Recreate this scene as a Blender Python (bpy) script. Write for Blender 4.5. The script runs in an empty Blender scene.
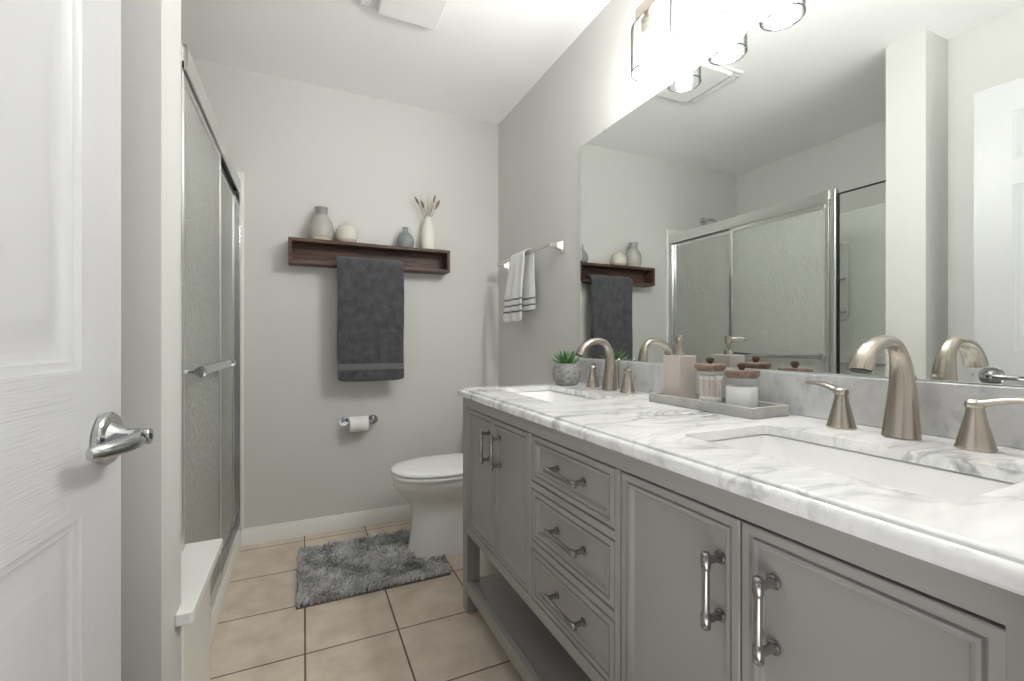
import bpy, bmesh, math, random
from mathutils import Vector, Matrix, noise
random.seed(7)
C = bpy.context.scene.collection
SC = bpy.context.scene
PI = math.pi

# ------------------------------------------------------------------ camera
cam_d = bpy.data.cameras.new('camera')
cam = bpy.data.objects.new('camera', cam_d); C.objects.link(cam)
cam.location = (0, 0, 1.05)
cam.rotation_euler = (math.radians(90), 0, math.radians(-24.7))
cam_d.sensor_width = 36.0
cam_d.lens = 453.0 / 1024.0 * 36.0
cam_d.clip_start = 0.02
SC.camera = cam

# ------------------------------------------------------------------ world (added fill light entering by the open doorway)
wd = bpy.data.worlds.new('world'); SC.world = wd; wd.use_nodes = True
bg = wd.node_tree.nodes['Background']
# added uplight: bright below the horizon to lift the ceiling, dim above
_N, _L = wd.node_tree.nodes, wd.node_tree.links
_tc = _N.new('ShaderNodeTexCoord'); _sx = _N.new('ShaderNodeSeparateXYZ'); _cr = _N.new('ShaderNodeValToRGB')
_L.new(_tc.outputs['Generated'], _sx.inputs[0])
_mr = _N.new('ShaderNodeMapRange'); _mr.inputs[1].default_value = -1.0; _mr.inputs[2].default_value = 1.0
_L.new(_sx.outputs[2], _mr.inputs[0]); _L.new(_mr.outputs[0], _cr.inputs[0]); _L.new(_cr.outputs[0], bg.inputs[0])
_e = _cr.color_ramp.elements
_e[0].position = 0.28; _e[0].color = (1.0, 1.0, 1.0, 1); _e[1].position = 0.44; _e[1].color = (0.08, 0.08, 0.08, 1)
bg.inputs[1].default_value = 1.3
BULB = 70.0           # emission strength of each bulb
SC.view_settings.view_transform = 'Standard'
SC.view_settings.look = 'None'
SC.view_settings.exposure = 1.48
SC.view_settings.gamma = 1.0
SC.view_settings.use_curve_mapping = False
SC.cycles.max_bounces = 14
SC.cycles.diffuse_bounces = 6
SC.cycles.glossy_bounces = 6
SC.cycles.transmission_bounces = 10
SC.cycles.transparent_max_bounces = 24
SC.cycles.sample_clamp_indirect = 6.0
SC.cycles.blur_glossy = 0.6
SC.cycles.use_denoising = True

# ------------------------------------------------------------------ materials
def lin(c):
    c = c / 255.0
    return c / 12.92 if c <= 0.04045 else ((c + 0.055) / 1.055) ** 2.4
def rgb(r, g, b): return (lin(r), lin(g), lin(b), 1)
def new_mat(name):
    m = bpy.data.materials.new(name); m.use_nodes = True
    return m, m.node_tree.nodes, m.node_tree.links, m.node_tree.nodes['Principled BSDF']
def pmat(name, col, rough=0.5, metal=0.0, spec=0.5, bump=None, var=None, coat=0.0):
    """bump=(scale, strength, stretch xyz) ; var=(scale, other colour, contrast)"""
    m, N, L, b = new_mat(name)
    b.inputs['Base Color'].default_value = col
    b.inputs['Roughness'].default_value = rough
    b.inputs['Metallic'].default_value = metal
    b.inputs['Specular IOR Level'].default_value = spec
    b.inputs['Coat Weight'].default_value = coat
    geo = N.new('ShaderNodeNewGeometry')
    if bump:
        mp = N.new('ShaderNodeMapping'); mp.inputs['Scale'].default_value = bump[2] if len(bump) > 2 else (1, 1, 1)
        t = N.new('ShaderNodeTexNoise'); t.inputs['Scale'].default_value = bump[0]; t.inputs['Detail'].default_value = 3
        bp = N.new('ShaderNodeBump'); bp.inputs['Strength'].default_value = bump[1]; bp.inputs['Distance'].default_value = 0.002
        L.new(geo.outputs['Position'], mp.inputs[0]); L.new(mp.outputs[0], t.inputs[0])
        L.new(t.outputs[0], bp.inputs['Height']); L.new(bp.outputs[0], b.inputs['Normal'])
    if var:
        t = N.new('ShaderNodeTexNoise'); t.inputs['Scale'].default_value = var[0]; t.inputs['Detail'].default_value = 4
        r = N.new('ShaderNodeValToRGB')
        w = var[2] if len(var) > 2 else 0.2
        r.color_ramp.elements[0].position = 0.5 - w; r.color_ramp.elements[1].position = 0.5 + w
        r.color_ramp.elements[0].color = col; r.color_ramp.elements[1].color = var[1]
        L.new(geo.outputs['Position'], t.inputs[0]); L.new(t.outputs[0], r.inputs[0]); L.new(r.outputs[0], b.inputs['Base Color'])
    return m

def facing_fresnel(N, L, k=1.0, nrm=None):
    lw = N.new('ShaderNodeLayerWeight'); lw.inputs[0].default_value = 0.5
    if nrm is not None: L.new(nrm, lw.inputs['Normal'])
    po = N.new('ShaderNodeMath'); po.operation = 'POWER'; po.inputs[1].default_value = 5.0
    L.new(lw.outputs['Facing'], po.inputs[0])
    ma = N.new('ShaderNodeMath'); ma.operation = 'MULTIPLY_ADD'; ma.inputs[1].default_value = 0.90 * k; ma.inputs[2].default_value = 0.04 * k
    L.new(po.outputs[0], ma.inputs[0])
    return ma.outputs[0]

def thin_glass(name, tint=(1, 1, 1, 1), gloss=0.9):
    m, N, L, b = new_mat(name); N.remove(b)
    out = N['Material Output']
    tr = N.new('ShaderNodeBsdfTransparent'); tr.inputs[0].default_value = tint
    gl = N.new('ShaderNodeBsdfGlossy'); gl.inputs['Roughness'].default_value = 0.02
    fo = facing_fresnel(N, L, gloss)
    mx = N.new('ShaderNodeMixShader')
    L.new(fo, mx.inputs[0])
    L.new(tr.outputs[0], mx.inputs[1]); L.new(gl.outputs[0], mx.inputs[2]); L.new(mx.outputs[0], out.inputs[0])
    return m

def shade_glass(name):
    # thick clear glass: the long way through the wall at grazing angles absorbs more
    m = thin_glass(name, (0.97, 0.98, 0.98, 1), 0.9)
    N, L = m.node_tree.nodes, m.node_tree.links
    tr = [n for n in N if n.type == 'BSDF_TRANSPARENT'][0]
    lw = N.new('ShaderNodeLayerWeight'); lw.inputs[0].default_value = 0.5
    r = N.new('ShaderNodeValToRGB'); e = r.color_ramp.elements
    e[0].position = 0.50; e[0].color = (0.97, 0.98, 0.98, 1); e[1].position = 0.95; e[1].color = (0.05, 0.05, 0.055, 1)
    L.new(lw.outputs['Facing'], r.inputs[0]); L.new(r.outputs[0], tr.inputs[0])
    return m

def obscure_glass(name):
    m, N, L, b = new_mat(name); N.remove(b)
    out = N['Material Output']
    geo = N.new('ShaderNodeNewGeometry')
    mp = N.new('ShaderNodeMapping'); mp.inputs['Scale'].default_value = (1, 1, 0.6)
    t = N.new('ShaderNodeTexNoise'); t.inputs['Scale'].default_value = 70; t.inputs['Detail'].default_value = 2.5
    bp = N.new('ShaderNodeBump'); bp.inputs['Strength'].default_value = 1.0; bp.inputs['Distance'].default_value = 0.012
    L.new(geo.outputs['Position'], mp.inputs[0]); L.new(mp.outputs[0], t.inputs[0])
    L.new(t.outputs[0], bp.inputs['Height'])
    rf = N.new('ShaderNodeBsdfRefraction'); rf.inputs['Color'].default_value = (0.93, 0.945, 0.915, 1)
    rf.inputs['Roughness'].default_value = 0.10; rf.inputs['IOR'].default_value = 1.3
    tl = N.new('ShaderNodeBsdfTranslucent'); tl.inputs[0].default_value = (0.86, 0.87, 0.84, 1)
    tr = N.new('ShaderNodeBsdfTransparent'); tr.inputs[0].default_value = (0.93, 0.945, 0.915, 1)
    df = N.new('ShaderNodeBsdfDiffuse'); df.inputs[0].default_value = (0.80, 0.81, 0.78, 1)
    gl = N.new('ShaderNodeBsdfGlossy'); gl.inputs['Roughness'].default_value = 0.12
    for s in (rf, tl, gl, df): L.new(bp.outputs[0], s.inputs['Normal'])
    a = N.new('ShaderNodeMixShader'); a.inputs[0].default_value = 0.45
    L.new(rf.outputs[0], a.inputs[1]); L.new(tr.outputs[0], a.inputs[2])
    c = N.new('ShaderNodeMixShader'); c.inputs[0].default_value = 0.5
    L.new(tl.outputs[0], c.inputs[1]); L.new(df.outputs[0], c.inputs[2])
    d = N.new('ShaderNodeMixShader'); d.inputs[0].default_value = 0.66
    L.new(a.outputs[0], d.inputs[1]); L.new(c.outputs[0], d.inputs[2])
    e = N.new('ShaderNodeMixShader')
    L.new(facing_fresnel(N, L, 0.8), e.inputs[0]); L.new(d.outputs[0], e.inputs[1]); L.new(gl.outputs[0], e.inputs[2])
    L.new(e.outputs[0], out.inputs[0])
    return m

def marble(name, base, vein, scale=1.0, smoke=0.35, sharp=0.5, rot=0.75):
    m, N, L, b = new_mat(name)
    b.inputs['Roughness'].default_value = 0.09
    geo = N.new('ShaderNodeNewGeometry')
    def mapped(rz, sc):
        mp = N.new('ShaderNodeMapping'); mp.inputs['Rotation'].default_value = (0.35, 0.25, rz); mp.inputs['Scale'].default_value = sc
        L.new(geo.outputs['Position'], mp.inputs[0]); return mp.outputs[0]
    def tex(vec, sc, det, ro, dist):
        n = N.new('ShaderNodeTexNoise'); n.inputs['Scale'].default_value = sc; n.inputs['Detail'].default_value = det
        n.inputs['Roughness'].default_value = ro; n.inputs['Distortion'].default_value = dist
        L.new(vec, n.inputs[0]); return n.outputs[0]
    def ramp(v, p0, c0, p1, c1):
        r = N.new('ShaderNodeValToRGB'); e = r.color_ramp.elements
        e[0].position = p0; e[0].color = (c0, c0, c0, 1); e[1].position = p1; e[1].color = (c1, c1, c1, 1)
        L.new(v, r.inputs[0]); return r.outputs[0]
    def math_(op, a, c, clamp=False):
        q = N.new('ShaderNodeMath'); q.operation = op; q.use_clamp = clamp
        for i, v in enumerate((a, c)):
            if isinstance(v, (int, float)): q.inputs[i].default_value = v
            else: L.new(v, q.inputs[i])
        return q.outputs[0]
    v1 = mapped(rot, (1.2 * scale, 4.2 * scale, 2.2 * scale)); v2 = mapped(rot + 0.12, (1.0 * scale, 2.6 * scale, 1.8 * scale))
    sm = ramp(tex(v1, 3.0, 10, 0.62, 0.5), 0.44, 0, 0.74, 1)
    area = ramp(tex(v2, 1.6, 4, 0.5, 0.3), 0.36, 0.1, 0.66, 1)
    vn = ramp(math_('ABSOLUTE', math_('SUBTRACT', tex(v2, 2.3, 8, 0.55, 0.8), 0.5), 0), 0.0, 1, 0.035, 0)
    k = math_('ADD', math_('MULTIPLY', math_('MULTIPLY', sm, area), smoke), math_('MULTIPLY', math_('MULTIPLY', vn, area), sharp), True)
    mx = N.new('ShaderNodeMix'); mx.data_type = 'RGBA'
    mx.inputs[6].default_value = base; mx.inputs[7].default_value = vein
    L.new(k, mx.inputs[0]); L.new(mx.outputs[2], b.inputs['Base Color'])
    return m

def tile_floor(name):
    m, N, L, b = new_mat(name)
    geo = N.new('ShaderNodeNewGeometry')
    v = N.new('ShaderNodeVectorMath'); v.operation = 'SUBTRACT'; v.inputs[1].default_value = (0.0045 - 0.616, 1.352 - 3.155, 0)
    L.new(geo.outputs['Position'], v.inputs[0])
    br = N.new('ShaderNodeTexBrick'); br.offset = 0.0; br.squash = 1.0
    br.inputs['Scale'].default_value = 1.0; br.inputs['Mortar Size'].default_value = 0.0032; br.inputs['Mortar Smooth'].default_value = 0.15
    br.inputs['Brick Width'].default_value = 0.308; br.inputs['Row Height'].default_value = 0.3155; br.inputs['Bias'].default_value = 0
    br.inputs['Color1'].default_value = rgb(225, 213, 199); br.inputs['Color2'].default_value = rgb(219, 207, 192); br.inputs['Mortar'].default_value = rgb(112, 94, 80)
    L.new(v.outputs[0], br.inputs[0])
    n = N.new('ShaderNodeTexNoise'); n.inputs['Scale'].default_value = 7; n.inputs['Detail'].default_value = 7; n.inputs['Roughness'].default_value = 0.65
    L.new(geo.outputs['Position'], n.inputs[0])
    r = N.new('ShaderNodeValToRGB'); e = r.color_ramp.elements
    e[0].position = 0.32; e[0].color = (0.80, 0.76, 0.72, 1); e[1].position = 0.68; e[1].color = (1.05, 1.05, 1.04, 1)
    L.new(n.outputs[0], r.inputs[0])
    mx = N.new('ShaderNodeMix'); mx.data_type = 'RGBA'; mx.blend_type = 'MULTIPLY'; mx.inputs[0].default_value = 1
    L.new(br.outputs[0], mx.inputs[6]); L.new(r.outputs[0], mx.inputs[7]); L.new(mx.outputs[2], b.inputs['Base Color'])
    iv = N.new('ShaderNodeMath'); iv.operation = 'SUBTRACT'; iv.inputs[0].default_value = 1
    L.new(br.outputs['Fac'], iv.inputs[1])
    bp = N.new('ShaderNodeBump'); bp.inputs['Strength'].default_value = 0.6; bp.inputs['Distance'].default_value = 0.003
    L.new(iv.outputs[0], bp.inputs['Height']); L.new(bp.outputs[0], b.inputs['Normal'])
    b.inputs['Roughness'].default_value = 0.42
    return m

def wood(name, c1, c2, scale=(3, 60, 60), rough=0.5):
    m, N, L, b = new_mat(name)
    geo = N.new('ShaderNodeNewGeometry')
    mp = N.new('ShaderNodeMapping'); mp.inputs['Scale'].default_value = scale
    n = N.new('ShaderNodeTexNoise'); n.inputs['Scale'].default_value = 1.0; n.inputs['Detail'].default_value = 6; n.inputs['Distortion'].default_value = 0.6
    r = N.new('ShaderNodeValToRGB'); e = r.color_ramp.elements
    e[0].position = 0.35; e[0].color = c1; e[1].position = 0.68; e[1].color = c2
    L.new(geo.outputs['Position'], mp.inputs[0]); L.new(mp.outputs[0], n.inputs[0]); L.new(n.outputs[0], r.inputs[0]); L.new(r.outputs[0], b.inputs['Base Color'])
    bp = N.new('ShaderNodeBump'); bp.inputs['Strength'].default_value = 0.25; bp.inputs['Distance'].default_value = 0.002
    L.new(n.outputs[0], bp.inputs['Height']); L.new(bp.outputs[0], b.inputs['Normal'])
    b.inputs['Roughness'].default_value = rough
    return m

def terry(name, c1, c2, scale=420, strength=0.9, stripes=None):
    """stripes: list of (z0, z1, colour) woven bands"""
    m, N, L, b = new_mat(name)
    b.inputs['Roughness'].default_value = 0.95
    b.inputs['Specular IOR Level'].default_value = 0.1
    b.inputs['Sheen Weight'].default_value = 0.25
    geo = N.new('ShaderNodeNewGeometry')
    n = N.new('ShaderNodeTexNoise'); n.inputs['Scale'].default_value = scale; n.inputs['Detail'].default_value = 2
    n2 = N.new('ShaderNodeTexNoise'); n2.inputs['Scale'].default_value = 26; n2.inputs['Detail'].default_value = 4
    L.new(geo.outputs['Position'], n.inputs[0]); L.new(geo.outputs['Position'], n2.inputs[0])
    ad = N.new('ShaderNodeMath'); ad.operation = 'MULTIPLY_ADD'; ad.inputs[1].default_value = 0.6
    L.new(n2.outputs[0], ad.inputs[0]); L.new(n.outputs[0], ad.inputs[2])
    r = N.new('ShaderNodeValToRGB'); e = r.color_ramp.elements
    e[0].position = 0.55; e[0].color = c1; e[1].position = 1.05; e[1].color = c2
    L.new(ad.outputs[0], r.inputs[0])
    col = r.outputs[0]
    sep = N.new('ShaderNodeSeparateXYZ'); L.new(geo.outputs['Position'], sep.inputs[0])
    for z0, z1, cc in (stripes or []):
        g = N.new('ShaderNodeMath'); g.operation = 'GREATER_THAN'; g.inputs[1].default_value = z0
        l = N.new('ShaderNodeMath'); l.operation = 'LESS_THAN'; l.inputs[1].default_value = z1
        mu = N.new('ShaderNodeMath'); mu.operation = 'MULTIPLY'
        L.new(sep.outputs[2], g.inputs[0]); L.new(sep.outputs[2], l.inputs[0]); L.new(g.outputs[0], mu.inputs[0]); L.new(l.outputs[0], mu.inputs[1])
        mx = N.new('ShaderNodeMix'); mx.data_type = 'RGBA'; mx.inputs[7].default_value = cc
        L.new(mu.outputs[0], mx.inputs[0]); L.new(col, mx.inputs[6]); col = mx.outputs[2]
    L.new(col, b.inputs['Base Color'])
    bp = N.new('ShaderNodeBump'); bp.inputs['Strength'].default_value = strength; bp.inputs['Distance'].default_value = 0.003
    L.new(n.outputs[0], bp.inputs['Height']); L.new(bp.outputs[0], b.inputs['Normal'])
    return m

def emit(name, col, s):
    m, N, L, b = new_mat(name); N.remove(b)
    e = N.new('ShaderNodeEmission'); e.inputs[0].default_value = col; e.inputs[1].default_value = s
    L.new(e.outputs[0], N['Material Output'].inputs[0])
    return m

M = {}
M['wall'] = pmat('wall_paint', rgb(212, 211, 208), 0.55, bump=(160, 0.12))
M['ceiling'] = pmat('ceiling_paint', rgb(248, 248, 247), 0.8)
M['white_trim'] = pmat('white_trim_paint', rgb(238, 238, 236), 0.35)
M['door_paint'] = pmat('door_paint', rgb(200, 200, 201), 0.35)
M['door_grain'] = pmat('door_grain_paint', rgb(200, 200, 201), 0.38, bump=(1, 0.55, (60, 9, 330)))
M['door_grain_up'] = pmat('door_upright_grain_paint', rgb(200, 200, 201), 0.38, bump=(1, 0.35, (60, 300, 8)))
M['floor'] = tile_floor('beige_floor_tile')
M['surround'] = pmat('white_fibreglass', rgb(236, 236, 232), 0.18)
M['sill'] = pmat('white_solid_surface', rgb(240, 240, 238), 0.25)
M['chrome'] = pmat('chrome', rgb(205, 206, 208), 0.08, 1.0)
M['alu'] = pmat('bright_aluminium', rgb(226, 226, 224), 0.28, 1.0)
M['black'] = pmat('black_rubber', rgb(18, 18, 18), 0.5)
M['nickel'] = pmat('brushed_nickel', rgb(184, 176, 166), 0.27, 1.0, bump=(1, 0.05, (700, 700, 20)))
M['pull_steel'] = pmat('polished_nickel', rgb(166, 164, 162), 0.22, 1.0)
M['vanity'] = pmat('grey_vanity_paint', rgb(158, 156, 153), 0.38)
M['counter'] = marble('white_grey_marble', rgb(240, 240, 240), rgb(120, 122, 127), 1.3, 0.75, 0.55)
M['splash'] = marble('grey_marble', rgb(200, 201, 202), rgb(120, 122, 126), 2.4, 0.75, 0.15, 2.2)
M['ceramic'] = pmat('white_ceramic', rgb(244, 244, 243), 0.07, coat=0.3)
M['toilet_seat'] = pmat('white_toilet_seat', rgb(246, 246, 245), 0.15)
M['mirror'] = pmat('mirror_silver', rgb(236, 239, 237), 0.0, 1.0)
M['mirror_edge'] = pmat('mirror_edge_glass', rgb(170, 185, 180), 0.15)
M['clear'] = thin_glass('clear_glass', (0.97, 0.98, 0.98, 1))
M['jar_glass'] = thin_glass('jar_glass', (0.995, 0.998, 0.998, 1), 0.7)
M['shade_glass'] = shade_glass('shade_glass')
M['rim_glass'] = pmat('polished_rim_glass', rgb(44, 46, 48), 0.1)
M['clear_panel'] = thin_glass('clear_panel_glass', (0.965, 0.975, 0.968, 1), 0.5)
M['obscure'] = obscure_glass('textured_obscure_glass')
M['bulb'] = emit('bulb_glow', (1.0, 0.975, 0.945, 1), BULB)
M['wood'] = wood('dark_walnut', rgb(60, 40, 34), rgb(104, 76, 66), (5, 70, 70))
M['lid_wood'] = wood('acacia_wood', rgb(108, 88, 76), rgb(150, 128, 113), (90, 12, 90))
M['knob_wood'] = wood('dark_knob_wood', rgb(70, 48, 38), rgb(100, 72, 56), (90, 60, 90))
M['vase_beige'] = pmat('grey_beige_glaze', rgb(186, 185, 177), 0.25, var=(14, rgb(164, 163, 157), 0.25))
M['vase_neck'] = pmat('taupe_glaze', rgb(150, 148, 144), 0.4)
M['vase_base'] = pmat('raw_clay', rgb(196, 184, 168), 0.7)
M['vase_cream'] = pmat('cream_glaze', rgb(222, 219, 208), 0.22, var=(120, rgb(205, 200, 188), 0.2))
M['vase_grey'] = pmat('blue_grey_glaze', rgb(140, 145, 148), 0.2)
M['vase_white'] = pmat('ivory_ceramic', rgb(226, 223, 214), 0.4)
M['stem'] = pmat('dried_stem', rgb(160, 140, 112), 0.8)
M['seedhead'] = pmat('dried_seed_head', rgb(160, 142, 132), 0.9, var=(160, rgb(118, 98, 90)))
M['seed_pale'] = pmat('pale_grass_head', rgb(214, 205, 192), 0.9)
M['charcoal'] = terry('charcoal_terry', rgb(50, 50, 54), rgb(98, 98, 103), 380, 1.0, [(0.893, 0.926, rgb(112, 112, 118))])
M['white_terry'] = terry('white_terry', rgb(240, 240, 241), rgb(252, 252, 252), 420, 0.6,
                         [(1.270, 1.279, rgb(120, 122, 128)), (1.236, 1.245, rgb(120, 122, 128)), (1.202, 1.213, rgb(120, 122, 128))])
M['white_terry_b'] = terry('white_terry_back', rgb(240, 240, 241), rgb(252, 252, 252), 420, 0.6,
                         [(1.330, 1.339, rgb(120, 122, 128)), (1.296, 1.305, rgb(120, 122, 128)), (1.262, 1.273, rgb(120, 122, 128))])
M['bar_white'] = pmat('satin_nickel_bar', rgb(214, 212, 206), 0.25, 1.0)
M['paper'] = pmat('white_paper', rgb(244, 244, 242), 0.9, bump=(500, 0.2))
M['card'] = pmat('cardboard', rgb(170, 140, 110), 0.9)
M['rug'] = pmat('grey_rug_pile', rgb(150, 150, 151), 0.95, spec=0.1, var=(16, rgb(212, 212, 213), 0.16))
M['rug_base'] = pmat('rug_backing', rgb(110, 110, 110), 0.95)
M['concrete'] = pmat('grey_concrete', rgb(122, 122, 120), 0.85, bump=(130, 0.9), var=(60, rgb(160, 160, 158), 0.15))
M['tray'] = pmat('grey_stone_tray', rgb(184, 184, 180), 0.7, bump=(180, 0.4), var=(30, rgb(164, 164, 161)))
M['leaf'] = pmat('succulent_green', rgb(52, 92, 52), 0.4, var=(60, rgb(112, 150, 104), 0.2))
M['leaf_in'] = pmat('succulent_pale_green', rgb(122, 160, 108), 0.45)
M['soil'] = pmat('soil', rgb(62, 50, 42), 0.95)
M['dispenser'] = pmat('taupe_resin', rgb(192, 184, 178), 0.5, bump=(1, 0.6, (260, 260, 3)))
M['swab'] = pmat('white_cotton', rgb(250, 249, 247), 0.9)
M['swab_stick'] = pmat('paper_stick', rgb(246, 236, 230), 0.8)
M['salt'] = pmat('white_bath_salt', rgb(245, 245, 243), 0.8, bump=(700, 0.8))
M['plastic'] = pmat('white_plastic', rgb(236, 236, 234), 0.4)
M['lens'] = pmat('frosted_lens', rgb(242, 242, 240), 0.3)
M['dark_slot'] = pmat('dark_slot', rgb(70, 70, 70), 0.8)
M['hose'] = pmat('braided_hose', rgb(170, 170, 168), 0.4, 0.6)

# ------------------------------------------------------------------ mesh builder
def world_of(o):
    v = Vector((0, 0, 0))
    while o is not None:
        v = v + Vector(o.location); o = o.parent
    return v

class MB:
    def __init__(s): s.v = []; s.f = []; s.m = []; s.cur = 0
    def add(s, vs, fs):
        n = len(s.v); s.v += [tuple(p) for p in vs]
        for f in fs: s.f.append([i + n for i in f]); s.m.append(s.cur)
        return s
    def box(s, x0, x1, y0, y1, z0, z1):
        x0, x1 = sorted((x0, x1)); y0, y1 = sorted((y0, y1)); z0, z1 = sorted((z0, z1))
        return s.add([(x0, y0, z0), (x1, y0, z0), (x1, y1, z0), (x0, y1, z0), (x0, y0, z1), (x1, y0, z1), (x1, y1, z1), (x0, y1, z1)],
                     [(0, 3, 2, 1), (4, 5, 6, 7), (0, 1, 5, 4), (1, 2, 6, 5), (2, 3, 7, 6), (3, 0, 4, 7)])
    def loft(s, rings, cap0=True, cap1=True, closed=True):
        k = len(rings[0]); n = len(s.v)
        for r in rings: s.v += [tuple(p) for p in r]
        for i in range(len(rings) - 1):
            for j in range(k if closed else k - 1):
                a = n + i * k + j; b = n + i * k + (j + 1) % k
                s.f.append([a, b, b + k, a + k]); s.m.append(s.cur)
        if cap0: s.f.append([n + j for j in reversed(range(k))]); s.m.append(s.cur)
        if cap1: s.f.append([n + (len(rings) - 1) * k + j for j in range(k)]); s.m.append(s.cur)
        return s
    def lathe(s, prof, c=(0, 0, 0), seg=32, axis='z', cap0=True, cap1=True):
        rings = []
        for r, h in prof:
            ring = []
            for j in range(seg):
                t = 2 * PI * j / seg; a, b = r * math.cos(t), r * math.sin(t)
                p = {'z': (a, b, h), 'x': (h, a, b), 'y': (b, h, a)}[axis]
                ring.append((c[0] + p[0], c[1] + p[1], c[2] + p[2]))
            rings.append(ring)
        return s.loft(rings, cap0, cap1)
    def tube(s, pts, rad, seg=12, up=(0, 0, 1), ell=None, cap=True):
        """rad: number or list; ell: list of (ra, rb) with ra along the side vector, rb along the up-ish vector"""
        P = [Vector(p) for p in pts]; n = len(P); rings = []
        if ell is None:
            rr = rad if isinstance(rad, (list, tuple)) else [rad] * n
            ell = [(r, r) for r in rr]
        prev = None
        for i in range(n):
            d = (P[min(i + 1, n - 1)] - P[max(i - 1, 0)]).normalized()
            if prev is None:
                u = Vector(up)
                if abs(u.dot(d)) > 0.95: u = Vector((1, 0, 0)) if abs(d.x) < 0.9 else Vector((0, 1, 0))
            else: u = prev
            side = d.cross(u).normalized(); u2 = side.cross(d).normalized(); prev = u2
            rings.append([P[i] + side * (ell[i][0] * math.cos(2 * PI * j / seg)) + u2 * (ell[i][1] * math.sin(2 * PI * j / seg)) for j in range(seg)])
        return s.loft(rings, cap, cap)
    def prism(s, poly, z0, z1):
        return s.loft([[(x, y, z0) for x, y in poly], [(x, y, z1) for x, y in poly]])
    def mat(s, i): s.cur = i; return s
    def build(s, name, mats, parent=None, bevel=0, seg=2, smooth=35, sub=0, kind=None):
        if not isinstance(mats, (list, tuple)): mats = [mats]
        off = world_of(parent) if parent else Vector((0, 0, 0))
        me = bpy.data.meshes.new(name)
        me.from_pydata([tuple(Vector(p) - off) for p in s.v], [], s.f)
        for mm in mats: me.materials.append(mm)
        for p, i in zip(me.polygons, s.m): p.material_index = i
        bm = bmesh.new(); bm.from_mesh(me); bmesh.ops.recalc_face_normals(bm, faces=bm.faces); bm.to_mesh(me); bm.free()
        if smooth:
            for p in me.polygons: p.use_smooth = True
            me.set_sharp_from_angle(angle=math.radians(smooth))
        me.update()
        o = bpy.data.objects.new(name, me); C.objects.link(o)
        if parent: o.parent = parent
        if bevel:
            b = o.modifiers.new('bevel', 'BEVEL'); b.width = bevel; b.segments = seg; b.limit_method = 'ANGLE'; b.angle_limit = math.radians(40); b.harden_normals = True
        if sub:
            q = o.modifiers.new('sub', 'SUBSURF'); q.levels = sub; q.render_levels = sub
        if kind: o['kind'] = kind
        return o

def tag(o, label, cat, group=None, kind=None):
    o['label'] = label; o['category'] = cat
    if group: o['group'] = group
    if kind: o['kind'] = kind
    return o
def thing(name, label, cat, loc, group=None):
    o = bpy.data.objects.new(name, None); C.objects.link(o); o.location = loc
    o.empty_display_size = 0.05
    return tag(o, label, cat, group)
def struct(name, mb, m, parent=None, bevel=0, smooth=35, label=None):
    o = mb.build(name, m, parent, bevel, smooth=smooth)
    if parent is None: o['kind'] = 'structure'
    if label: o['label'] = label
    return o
def copy_tree(o, parent=None):
    c = o.copy(); C.objects.link(c)
    if parent: c.parent = parent
    for ch in list(o.children): copy_tree(ch, c)
    return c
def bez(p0, p1, p2, p3, n):
    p0, p1, p2, p3 = map(Vector, (p0, p1, p2, p3)); out = []
    for i in range(n + 1):
        t = i / n; u = 1 - t
        out.append(p0 * u ** 3 + p1 * 3 * u * u * t + p2 * 3 * u * t * t + p3 * t ** 3)
    return out
def rrect(x0, x1, y0, y1, r, z, n=6):
    out = []
    for cx, cy, a0 in ((x1 - r, y1 - r, 0), (x0 + r, y1 - r, 90), (x0 + r, y0 + r, 180), (x1 - r, y0 + r, 270)):
        for i in range(n + 1):
            a = math.radians(a0 + 90 * i / n); out.append((cx + r * math.cos(a), cy + r * math.sin(a), z))
    return out

# ================================================================== SETTING
XR, YB, YF, XL, ZT = 1.14, 2.69, 0.128, -0.443, 2.44
XS = -1.056            # shower's far side wall
YS0, YS1, XSE = 1.062, 1.214, -0.246   # partition between the entry nook and the shower
struct('floor', MB().box(XS - 0.1, XR + 0.1, -0.02, YB + 0.1, -0.06, 0), M['floor'])
struct('ceiling', MB().box(XS - 0.1, XR + 0.1, 0.0, YB + 0.1, ZT, ZT + 0.08), M['ceiling'])
struct('wall_back', MB().box(XS - 0.1, XR + 0.1, YB, YB + 0.1, 0, ZT), M['wall'])
struct('wall_right', MB().box(XR, XR + 0.1, 0.0, YB, 0, ZT), M['wall'])
struct('wall_left', MB().box(XL - 0.1, XL, 0.0, YS0, 0, ZT), M['wall'])
struct('wall_partition', MB().box(XS, XSE, YS0, YS1, 0, ZT), M['wall'])
struct('wall_shower', MB().box(XS - 0.1, XS, YS0, YB, 0, ZT), M['wall'])
# entry wall with the doorway the camera stands in
DX0, DX1, DZ = -0.34, 0.47, 2.09
struct('wall_front', MB().box(XL, DX0 - 0.02, 0.02, YF, 0, ZT).box(DX1 + 0.02, XR, 0.02, YF, 0, ZT).box(DX0 - 0.02, DX1 + 0.02, 0.02, YF, DZ + 0.02, ZT), M['wall'])
struct('trim_1', MB().box(DX0 - 0.02, DX0, 0.02, YF, 0, DZ).box(DX1, DX1 + 0.02, 0.02, YF, 0, DZ).box(DX0 - 0.02, DX1 + 0.02, 0.02, YF, DZ, DZ + 0.02), M['white_trim'])
def baseboard(name, path, h=0.083, t=0.013):
    """path: two (x,y) points on the wall face and the outward normal"""
    (xa, ya), (xb, yb), (nx, ny) = path
    prof = [(0, 0), (t, 0), (t, h * 0.72), (t * 0.62, h * 0.86), (t * 0.45, h), (0, h)]
    mb = MB(); mb.loft([[(xa + nx * a, ya + ny * a, b) for a, b in prof], [(xb + nx * a, yb + ny * a, b) for a, b in prof]])
    return struct(name, mb, M['white_trim'])
baseboard('baseboard_back', ((-0.29, YB), (XR, YB), (0, -1)))
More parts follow.
